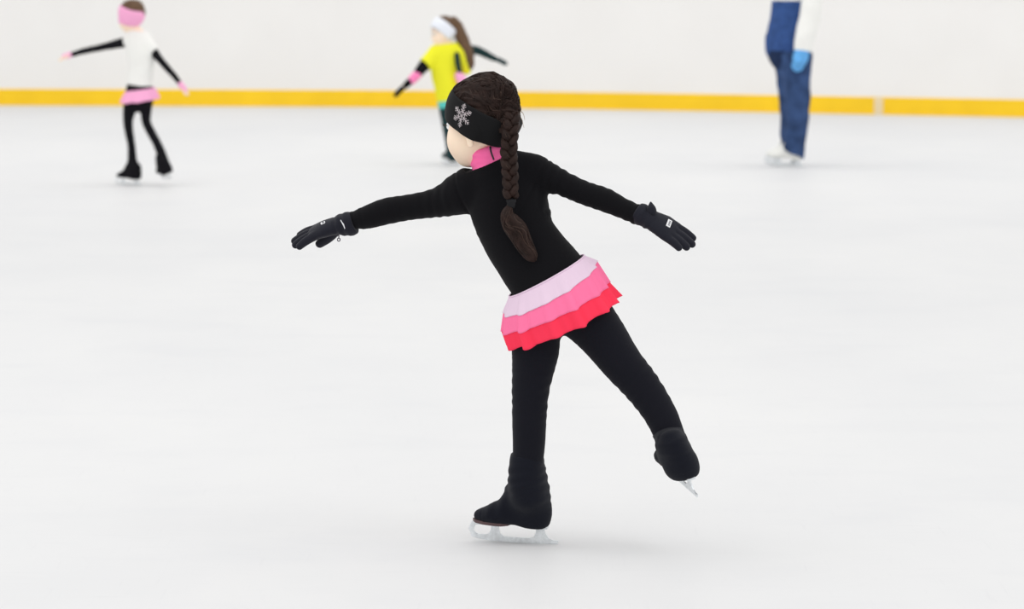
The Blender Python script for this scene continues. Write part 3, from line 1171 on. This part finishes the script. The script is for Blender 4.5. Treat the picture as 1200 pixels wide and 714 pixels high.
        for j in range(5):
            yy = (j - 2) * ht * PX * .30
            ink.append(box(cpt + gg * .0014 + ey * yy + ex * wd * PX * .1, A, (wd * PX * (.35 if j % 2 else .5), ht * PX * .09, .0003)))
        v, f = join(ink)
        link_mesh('label_print', v, f, M['tag_ink'], lb, base, smooth=False) if False else link_mesh('label_print', v, f, M['tag_ink'], go, base, smooth=False)
        if side_ == 'left':
            pp = project(gl, [hit(gl, x, y, Y0) for x, y in ((399.2, 258), (401, 261), (402.8, 264), (404.2, 268))], off=.0006)
            v, f = tube_mesh(spline(pp, 4), np.r_[np.linspace(.0008, .0020, 8), .0018, .0016, .0014, .0012, .001], 6)
            rp = link_mesh('piping', v, f, M['reflect'], go, base)
            rp['label'] = 'silver reflective piping'
            zs = [p(397.5, 274, .105), p(397.2, 277, .104), p(397.0, 279, .104)]
            parts = [tube_mesh(zs, [.0014] * 3, 6)]
            rc = p(397, 281, .104)
            rg = [rc + np.array([math.cos(t) * .0034, 0, math.sin(t) * .0042]) for t in np.linspace(0, 2 * math.pi, 15)]
            parts.append(tube_mesh(rg, [.0014] * 15, 6, caps=False))
            v, f = join(parts)
            zz = link_mesh('zip_puller', v, f, M['puller'], go, base)
        else:
            tb = chain([p(763.8, 248.5, -.064), p(763.4, 245, -.066), p(762.6, 237.5, -.062)], np.array([5.6, 5.2, 1.2]) * PX, sub=3)
            tabo = solid('cuff_tab', tb, .0018, M['glove'], go, base)

    # ---- skates: boot covers, sole, blade
    for B_, bs, hh, leg in ((BL, bootL, heel0, lLp), (BR, bootR, heelR, lRp)):
        Pf, fw, u_, sd = B_
        o32, u32, f32 = np.asarray(Pf(0, 0), np.float32), u_.astype(np.float32), fw.astype(np.float32)
        if hh is heel0:
            cuff = chain([p(617, 541, .004), p(616, 552, .004), p(616.5, 566, .004), p(619, 580, .006)], np.array([19.0, 20.2, 21.0, 20.0]) * PX)
        else:
            cuff = chain([p(782.5, 508, -.075), p(787, 520, -.086), p(791, 532, -.096), p(796, 545, -.108)], np.array([17.6, 18.2, 18.8, 18.8]) * PX)
        cov = union([bs, cuff], .030 if hh is heel0 else .012)

        def bf(P, o32=o32, u32=u32, f32=f32):
            q = P - o32
            z = q @ u32
            x = q @ f32
            return (.0013 * np.sin(z * 250 + x * 60 + 1.6 * lump(P, 32)) * np.exp(-((z - .125) / .05) ** 2) +
                    .0013 * np.sin(x * 170 + 1.5 * lump(P, 40)) * np.exp(-((x - .14) / .04) ** 2) * (z > .03) + .0012 * lump(P, 36))
        cov = cov.wrinkle(bf, .006)
        if hh is heel0:
            cov = cov.cut(p(617, 534.5, 0), (0.06, 0, 1), .004)
        else:
            cov = cov.cut(p(779.5, 503, -.072), p(770, 482, -.056) - p(785, 512, -.080), .004)
        sko = solid('skate', cov, .0030, M['cover'], root, base)
        sko['label'] = 'skate under a black boot cover, %s' % ('standing on the ice' if hh is heel0 else 'lifted off the ice')
        # sole edge showing under the cover
        out = [(.105, 0), (.108, .022), (.125, .031), (.14, .034), (.17, .033), (.195, .022), (.206, 0)]
        out = out + [(a, -b) for a, b in out[::-1][1:-1]]
        zz = lambda x: float(np.interp(x, [0, .03, .06, .09, .125, .16, .21], [.002, -.001, .004, .010, .008, .010, .0165]))
        n = len(out)
        V = [Pf(a, zz(a) - .0035, b) for a, b in out] + [Pf(a, zz(a) + .004, b) for a, b in out]
        Fc = [tuple(range(n - 1, -1, -1)), tuple(range(n, 2 * n))] + [(i, (i + 1) % n, n + (i + 1) % n, n + i) for i in range(n)]
        so = link_mesh('sole', V, Fc, M['sole'], sko, base, smooth=False)
        so['label'] = 'brown sole edge'
        bl = blade(Pf, 1.0, sko, base)
        bl['label'] = 'silver figure skating blade'
    return root


# ------------------------------------------------------------------ the people further back
class Figure:
    """limbs given as rows (x, y, depth offset, radius...) measured on the photograph at the person's distance"""
    def __init__(self, gx, gy):
        g = ground(gx, gy)
        self.Y = g[1]
        self.base = np.array([g[0], g[1], 0.0])
        self.PX = self.Y / cp / F

    def p(self, x, y, dy=0.0):
        return at(x, y, self.Y + dy)

    def limb(self, rows, side=None, grow=0.0, sub=3):
        pts = [self.p(*r[:3]) for r in rows]
        rr = np.array([r[3] if len(r) == 4 else r[3:] for r in rows], float) * self.PX + grow
        return chain(pts, rr, side=side, sub=sub)


def end_cut(s, a, b, k=.002):
    """cut s at b, looking from a"""
    return s.cut(b, np.asarray(b) - np.asarray(a), k)


def band_and_hair(fig, hp, R, head, s, tilt, half, bandmat, hairmat, root, extra=(), mid=(0, 0, -.008)):
    base = fig.base
    cap = ellipsoid(hp(-.012, 0, .020), R, s * np.array([.096, .080, .092]))
    cap = union([cap] + list(extra), .02) if extra else cap
    t = math.radians(tilt)
    nb = R[2] * math.cos(t) - R[0] * math.sin(t)
    c0 = hp(*mid)
    hair = cap.wrinkle(lambda P: .003 * lump(P, 50), .004)
    hair = carve(hair, ellipsoid(hp(.085, 0, -.055), R, s * np.array([.075, .085, .085])), .01)
    solid('hair', hair, .006, hairmat, root, base)
    if bandmat:
        hb = union([ellipsoid(hp(-.010, 0, .012), R, s * np.array([.104, .088, .104])), head.grow(.006)], .012)
        hb = hb.cut(c0 + nb * half, nb, .006).cut(c0 - nb * half, -nb, .006)
        return solid('headband', hb, .006, bandmat, root, base)


def skates(fig, root, boots, s, covmat, sole=True):
    for P_, fw, u_, sd, shape in boots:
        o = solid('skate', shape, .006, covmat, root, fig.base)
        blade(P_, s, o, fig.base)


def build_pink_band_girl():
    fg = Figure(150, 216.5)
    p, L, base, PX = fg.p, fg.limb, fg.base, fg.PX
    lat = nrm(p(180, 58) - p(148, 50))
    tr = [(159, 40, .03, 11, 8), (162, 48, .03, 14.5, 11), (164.5, 62, .02, 15.5, 12), (165, 80, .01, 13.5, 11), (164, 96, .0, 14, 11), (164, 106, .0, 15.5, 13), (163, 118, .0, 15, 13)]
    armL = [(154, 48, .04, 6.2), (146, 49.5, .06, 5.8), (137, 51.5, .09, 5.0), (117, 56, .13, 3.7), (100, 59.5, .16, 3.2), (84, 64, .18, 2.7)]
    armR = [(174, 54, .02, 6.5), (180, 61, .01, 5.2), (188, 70.5, -.02, 3.9), (198, 82, -.05, 3.6), (205, 90, -.07, 3.0), (211, 98, -.08, 2.5)]
    legL = [(156, 112, .0, 9.5), (152, 128, .0, 7.4), (150.0, 142, -.01, 5.4), (151.5, 156, -.01, 4.7), (154, 170, .0, 4.2), (155, 186, .01, 5.0), (156, 196, .01, 5.5)]
    legR = [(171, 112, .0, 8.5), (171, 130, .0, 6.2), (171.5, 143, -.01, 5.0), (177, 155, -.03, 4.8), (184, 168, -.07, 4.7), (189, 180, -.10, 5.2), (193, 192, -.12, 5.6)]
    C = p(153.5, 17.5, .03)
    R = frame((-.74, .62, -.12), (-.05, .02, 1))
    s = .90
    head, hp = head_shape(C, R, s)
    neck = chain([p(158, 44, .03), p(156, 26, .03)], np.array([7, 6.2]) * PX)
    hl, hPl = hand_shape(p(83, 64, .18), p(68, 70.5, .19) - p(83, 64, .18), (-.2, -.3, .9), .80, 1, thumb_down=.3)
    hr, hPr = hand_shape(p(211.5, 98.5, -.08), p(219, 110, -.09) - p(211, 98, -.08), (.6, -.4, .5), .78, -1, thumb_down=.3)
    BL = boot_frame(p(163.5, 209.5, -.02), (-.86, .46, 0), (0, 0, 1))
    zfix = .040 * .86 - BL[0](0, 0)[2]
    BL = boot_frame(BL[0](0, 0) + np.array([0, 0, zfix]), (-.86, .46, 0), (0, 0, 1))
    BR = boot_frame(p(198.5, 203.5, -.15), (-.42, .88, -.06), (-.33, -.12, .93))
    bl, br = boot_shape(*BL, s=.86, flare=.012, top=.13), boot_shape(*BR, s=.86, flare=.012, top=.13)
    t_ = -.006
    body = union([L(tr, side=lat, grow=t_), L(armL, grow=-.003), L(armR, grow=-.003), L(legL, grow=t_), L(legR, grow=t_)], .02)
    body = union([body, neck, head], .014)
    body = union([body, hl, hr, bl.grow(-.008), br.grow(-.008)], .006)
    root = solid('person', body, .006, M['skin'], None, base)
    tag(root, 'blurred girl at the left in white top, pink headband and pink skirt', 'person')
    eyes(hp, R, s, root, base)
    o = band_and_hair(fg, hp, R, head, s, 24, .056, M['pink_pale'], M['hair_brown'], root, [chain([p(161, 7, .02), p(165.5, 15, .0)], np.array([6, 5]) * PX)])
    o['label'] = 'wide pale pink headband'
    # sleeves, vest
    for rows in (armL, armR):
        sl = L(rows[1:], grow=.002)
        a, b = p(*rows[-2][:3]), p(*rows[-1][:3])
        sl = end_cut(sl, a, b).wrinkle(lambda P: .0015 * lump(P, 60), .003)
        solid('sleeve', sl, .006, M['black_bg'], root, base)
        c = b + (b - a) * .05
        d = b + nrm(b - a) * 9 * PX
        cu = solid('cuff', chain([c, (c + d) / 2, d], np.array([3.3, 3.4, 3.2]) * PX), .004, M['pink_pale'], root, base)
        cu['label'] = 'pink wrist band'
    cap_l = end_cut(L([(158, 46, .03, 9), (152, 48.3, .048, 7.6), (146, 50, .066, 6.6)], grow=.003), p(158, 46, .03), p(148.2, 49.4, .06))
    cap_r = end_cut(L([(170, 52, .02, 9), (177, 57, .012, 7.0), (182, 62.5, .006, 6.2)], grow=.003), p(172, 52, .02), p(180.5, 60.8, .008))
    top = union([L(tr[:6], side=lat, grow=.004), cap_l, cap_r], .016)
    top = top.cut(p(158, 35.5, .03), (0.1, 0, 1), .004).cut(p(164, 100, 0), p(164, 100, 0) - p(166, 84, 0), .003)
    top = top.wrinkle(lambda P: .003 * lump(P, 28), .004)
    to = solid('shirt', top, .006, M['white_top'], root, base)
    to['label'] = 'white sleeveless top'
    lg = union([L(tr[4:], side=lat, grow=.003), L(legL, grow=.002), L(legR, grow=.002)], .014).cut(p(164.5, 100, 0), p(165, 90, 0) - p(164, 104, 0), .003)
    solid('leggings', lg, .006, M['black_bg'], root, base)
    rings = [(p(164, 104.5, 0), (p(180.5, 102) - p(147.5, 106.5)) / 2, np.array([0, -.078, -.004])),
             (p(164, 109, 0), (p(183, 106.5) - p(144.5, 111.5)) / 2, np.array([0, -.10, -.008])),
             (p(164, 114, 0), (p(185.5, 111.5) - p(142.5, 116.5)) / 2, np.array([0, -.12, -.008])),
             (p(164, 118, 0), (p(187, 115.5) - p(141.5, 121)) / 2, np.array([0, -.13, -.008]))]
    sk = ruffle('skirt', rings, 3, M['pink_pale'], root, base, 2, 10, .008, nphi=160, rows=8)
    sk['label'] = 'short pale pink skirt'
    for B_, b_ in ((BL, bl), (BR, br)):
        o = solid('skate', b_, .006, M['black_bg'], root, base)
        blade(B_[0], .86, o, base)


def build_yellow_girl():
    fg = Figure(528, 193.5)
    p, L, base, PX = fg.p, fg.limb, fg.base, fg.PX
    lat = nrm(p(546, 63) - p(500, 68))
    tr = [(520, 54, .0, 12, 9), (522, 61, .0, 19, 13), (522.5, 72, .0, 18, 14), (524, 90, .0, 16.5, 14), (528, 108, .0, 16.5, 14.5), (531, 121, .0, 17, 15), (532, 131, .0, 16, 14)]
    armL = [(508, 66, -.02, 8), (500, 74, -.05, 7.0), (492, 83, -.08, 5.8), (487, 90, -.10, 4.6), (480, 96, -.12, 4.0), (474, 101.5, -.13, 3.4)]
    armR = [(540, 62, .05, 8), (549, 58.5, .12, 6.0), (560, 59.5, .16, 4.7), (572, 65, .18, 3.9), (580, 69, .19, 3.2)]
    legL = [(525, 124, .0, 10), (525, 136, .0, 8.6), (526, 150, -.01, 7.2), (527.5, 163, .0, 6.2), (529, 176, .01, 5.8), (530, 184, .01, 5.6)]
    legR = [(540, 124, .0, 10), (546, 138, .02, 8), (552, 150, .05, 7), (560, 163, .10, 6), (566, 173, .14, 5.6)]
    C = p(519.5, 36, .0)
    R = frame((-.90, -.28, -.20), (-.22, .0, 1))
    s = .93
    head, hp = head_shape(C, R, s)
    neck = chain([p(521, 60, .0), p(522, 44, .0)], np.array([7.5, 6.5]) * PX)
    hl, hPl = hand_shape(p(474, 101.5, -.13), p(463, 111.5, -.14) - p(474, 101.5, -.13), (-.5, -.4, .6), .84, 1, thumb_down=.3)
    hr, hPr = hand_shape(p(580, 69, .19), p(593, 74, .20) - p(580, 69, .19), (.3, -.4, .8), .82, -1, thumb_down=.2)
    BL = boot_frame(p(537, 187, 0), (-.62, .78, 0), (0, 0, 1))
    BL = boot_frame(BL[0](0, 0) * np.array([1, 1, 0]) + np.array([0, 0, .040 * .88]), (-.62, .78, 0), (0, 0, 1))
    BR = boot_frame(p(573, 181, .12), (-.35, .90, .0), (-.4, -.2, .88))
    bl, br = boot_shape(*BL, s=.88, top=.13), boot_shape(*BR, s=.88, top=.11)
    body = union([L(tr, side=lat, grow=-.008), L(armL, grow=-.003), L(armR, grow=-.003), L(legL, grow=-.005), L(legR, grow=-.005)], .02)
    body = union([body, neck, head], .014)
    body = union([body, hl, hr, bl.grow(-.008), br.grow(-.008)], .006)
    root = solid('person', body, .006, M['skin'], None, base)
    tag(root, 'blurred girl in lemon yellow shirt with white headband, behind the girl in front', 'person')
    eyes(hp, R, s, root, base)
    o = band_and_hair(fg, hp, R, head, s, 52, .042, M['white_knit'], M['hair_brown'], root, mid=(.012, 0, .028))
    o['label'] = 'white knitted headband'
    pony = L([(531, 25, .02, 6.0), (535, 31, .02, 7.5), (540, 42, .0, 7.5), (545, 55, -.02, 7.5), (549, 67, -.03, 6.5), (550, 77, -.03, 5), (549, 83, -.03, 2)])
    pony = pony.wrinkle(lambda P: .004 * lump(P, 60), .006)
    po = solid('ponytail', pony, .006, M['hair_brown'], root, base)
    po['label'] = 'long loose brown ponytail'
    for rows in (armL, armR):
        sl = L(rows[1:], grow=.002)
        a, b = p(*rows[-2][:3]), p(*rows[-1][:3])
        sl = end_cut(sl, a, b).wrinkle(lambda P: .0015 * lump(P, 60), .003)
        solid('sleeve', sl, .006, M['teal_dark'] if rows is armR else M['black_bg'], root, base)
    cu = solid('cuff', L([(489, 87.5, -.095, 5.3), (485.5, 91, -.105, 5.3), (482, 94.5, -.115, 4.9)]), .005, M['pink_mid'], root, base)
    cu['label'] = 'bright pink band round the forearm'
    for hs_ in (hl, hr):
        solid('glove', hs_.grow(.003), .005, M['black_bg'] if hs_ is hl else M['teal_dark'], root, base)
    cap_l = end_cut(L([(514, 62, -.01, 9), (504, 69, -.04, 8.5), (496, 79, -.067, 8.0)], grow=.002), p(508, 66, -.025), p(498.0, 76, -.06))
    sh = union([L(tr[:6], side=lat, grow=.004), cap_l,
                L([(533, 60, .0, 10), (540, 63, -.01, 10), (544, 71, -.02, 8), (546, 81, -.02, 6)], grow=.002)], .018)
    sh = sh.cut(p(520, 51.5, 0), (-.1, 0, 1), .004).cut(p(529, 117.5, 0), p(529, 117.5, 0) - p(526, 98, 0), .003)
    sh = sh.wrinkle(lambda P: .004 * lump(P, 24), .006)
    so = solid('shirt', sh, .006, M['yellow'], root, base)
    so['label'] = 'lemon yellow short sleeved shirt'
    hem = L(tr[4:], side=lat, grow=.006)
    ax = p(529, 117.5, 0) - p(526, 98, 0)
    hem = hem.cut(p(529, 117, 0), -ax, .002).cut(p(530.3, 125, 0), ax, .002)
    he = solid('shirt_hem', hem, .006, M['teal'], root, base)
    he['label'] = 'teal hem'
    sp_ = solid('underarm_strip', L([(535.5, 64, -.082, 3.0), (536.5, 74, -.092, 3.2), (539, 86, -.092, 2.6)]), .005, M['teal_dark'], root, base)  # dark strip laid on the shirt in place of the dark underarm gap
    sp_['label'] = 'dark strip standing in for the underarm gap'
    pk = solid('hip_cloth', L([(538, 89, -.090, 5.0), (541, 94, -.09, 6.0), (543, 99, -.09, 5.0)]), .006, M['pink_pale'], root, base)  # stands for pink cloth tied at the hip, not worn on a wrist
    pk['label'] = 'pale pink cloth tied at the hip'
    lg = union([L(tr[4:], side=lat, grow=.000), L(legL, grow=.002), L(legR, grow=.002)], .014).cut(p(528, 112, 0), p(526, 98, 0) - p(529, 117.5, 0), .003)
    solid('leggings', lg, .006, M['teal_dark'], root, base)
    for B_, b_ in ((BL, bl), (BR, br)):
        o = solid('skate', b_, .006, M['grey_cover'], root, base)
        blade(B_[0], .88, o, base)


def build_adult():
    fg = Figure(925, 195)
    p, L, base, PX = fg.p, fg.limb, fg.base, fg.PX
    lat = nrm(np.array([.90, -.42, 0]))
    tr = [(928, -44, .0, 12, 11), (928, -36, .0, 26, 14), (928, -22, .0, 27, 17), (927, 0, .0, 21.5, 17.5), (925, 30, .0, 24, 18.5), (924, 52, .0, 27, 20), (925, 64, .0, 25, 19), (928, 74, .0, 20, 17)]
    armR = [(944, -36, -.09, 12), (952, -22, -.13, 11.5), (952, 0, -.16, 11.5), (948.5, 22, -.18, 11.5), (943.5, 42, -.20, 11), (941, 60, -.21, 9.8)]
    armL = [(916, -38, .09, 12), (914, -22, .15, 11), (914, 0, .19, 10), (915, 22, .20, 9), (917, 40, .20, 8.5), (919, 55, .20, 7.5)]
    legN = [(935, 66, -.05, 17), (934, 90, -.05, 16), (934, 115, -.06, 14.8), (934, 130, -.06, 13.8), (933, 150, -.05, 13.2), (930.5, 166, -.04, 13), (930, 178, -.04, 12.8), (930, 190, -.04, 12.4)]
    legF = [(922, 66, .06, 15), (924, 90, .06, 14), (925, 115, .05, 12.5), (926, 130, .06, 12), (926, 150, .08, 11.5), (926, 168, .09, 11)]
    C = p(924, -66, .02)
    R = frame((-.80, .58, -.05), (0, 0, 1))
    s = 1.06
    head, hp = head_shape(C, R, s)
    neck = chain([p(928, -38, .0), p(927, -56, .01)], np.array([9.5, 9]) * PX)
    hn, hPn = hand_shape(p(940, 58, -.21), p(935, 80, -.22) - p(940, 58, -.21), (.55, -.80, .1), 1.32, -1, curl=.28, thumb_down=.3)
    hf, hPf = hand_shape(p(919, 56, .20), p(920, 76, .20) - p(919, 56, .20), (-.7, .4, .1), 1.02, 1, curl=.28, thumb_down=.3)

    def boot(hx, hy, d, Y, s_):
        h = p(hx, hy, Y)
        return boot_frame(np.array([h[0], h[1], .040 * s_]), d, (0, 0, 1))
    BN = boot(940, 191, (-.90, .42, 0), -.05, 1.18)
    BF = boot(935, 187, (-.88, .47, 0), .08, 1.18)
    bn, bf_ = boot_shape(*BN, s=1.18, top=.16), boot_shape(*BF, s=1.18, top=.16)
    body = union([L(tr, side=lat, grow=-.012), L(armR, grow=-.022), L(armL, grow=-.020), L(legN[:5], grow=-.014), L(legF[:5], grow=-.014)], .02)
    body = union([body, neck, head], .014)
    body = union([body, hn, hf] + [boot_shape(*q, s=1.18, top=.10).grow(-.014) for q in (BN, BF)], .006)
    root = solid('person', body, .007, M['skin'], None, base)
    tag(root, 'blurred grown-up in navy jacket with white sleeves, blue jeans and white skates', 'person')
    eyes(hp, R, s, root, base)
    band_and_hair(fg, hp, R, head, s, 20, .03, None, M['hair_brown'], root, [ellipsoid(hp(-.075, 0, -.02), R, np.array([.04, .06, .07]))])
    jk = L(tr, side=lat, grow=.004).cut(p(928, -46, 0), (0, 0, 1), .004).cut(p(926, 64, 0), (0.05, 0, -1), .004)
    jk = jk.wrinkle(lambda P: .006 * lump(P, 16) + .003 * lump(P, 34, 2), .012)
    j = solid('jacket', jk.cut(p(926, 1, 0), (0, 0, 1), .002), .007, M['navy'], root, base)
    j['label'] = 'navy blue lower part of the jacket'
    y = solid('jacket_yoke', jk.cut(p(926, 1, 0), (0, 0, -1), .002), .007, M['white_top'], root, base)
    y['label'] = 'white upper part of the jacket'
    hm = L([(924.5, 57, 0, 26.5, 19.5), (925.5, 63, .0, 25.5, 19), (927, 68, .0, 22.5, 18)], side=lat, grow=.003)
    h_ = solid('jacket_hem', hm.cut(p(925, 59, 0), (0, 0, 1), .003), .007, M['navy_dark'], root, base)
    h_['label'] = 'dark ribbed hem'
    for rows in (armR, armL):
        sl = L(rows, grow=.003)
        sl = end_cut(sl, p(*rows[-2][:3]), p(*rows[-1][:3])).wrinkle(lambda P: .005 * lump(P, 24), .008)
        q = solid('sleeve', sl, .007, M['white_top'], root, base)
        q['label'] = 'white jacket sleeve'
    for hs_, q0, q1 in ((hn, p(941, 56, -.21), p(938, 67, -.215)), (hf, p(919, 50, .20), p(919.5, 62, .20))):
        q = solid('glove', union([hs_.grow(.007), chain([q0, q1], [.052, .052])], .02), .006, M['blue_glove'], root, base)
        q['label'] = 'sky blue glove'
    jn = union([L(tr[6:], side=lat, grow=-.002), L(legN), L(legF)], .03)
    jn = jn.cut(p(927, 60, 0), (0, 0, 1), .003)
    jn = jn.cut(p(929, 180.5, -.04), (-.50, 0, -1), .004)
    jn = jn.wrinkle(lambda P: .006 * lump(P, 20, .5) + .003 * lump(P, 42, 2), .012)
    solid('jeans', jn, .007, M['denim'], root, base)
    for B_, b_ in ((BN, bn), (BF, bf_)):
        o = solid('skate', b_, .006, M['white_boot'], root, base)
        o['label'] = 'white leather figure skate'
        blade(B_[0], 1.18, o, base)


build_rink()
build_main_girl()
build_pink_band_girl()
build_yellow_girl()
build_adult()
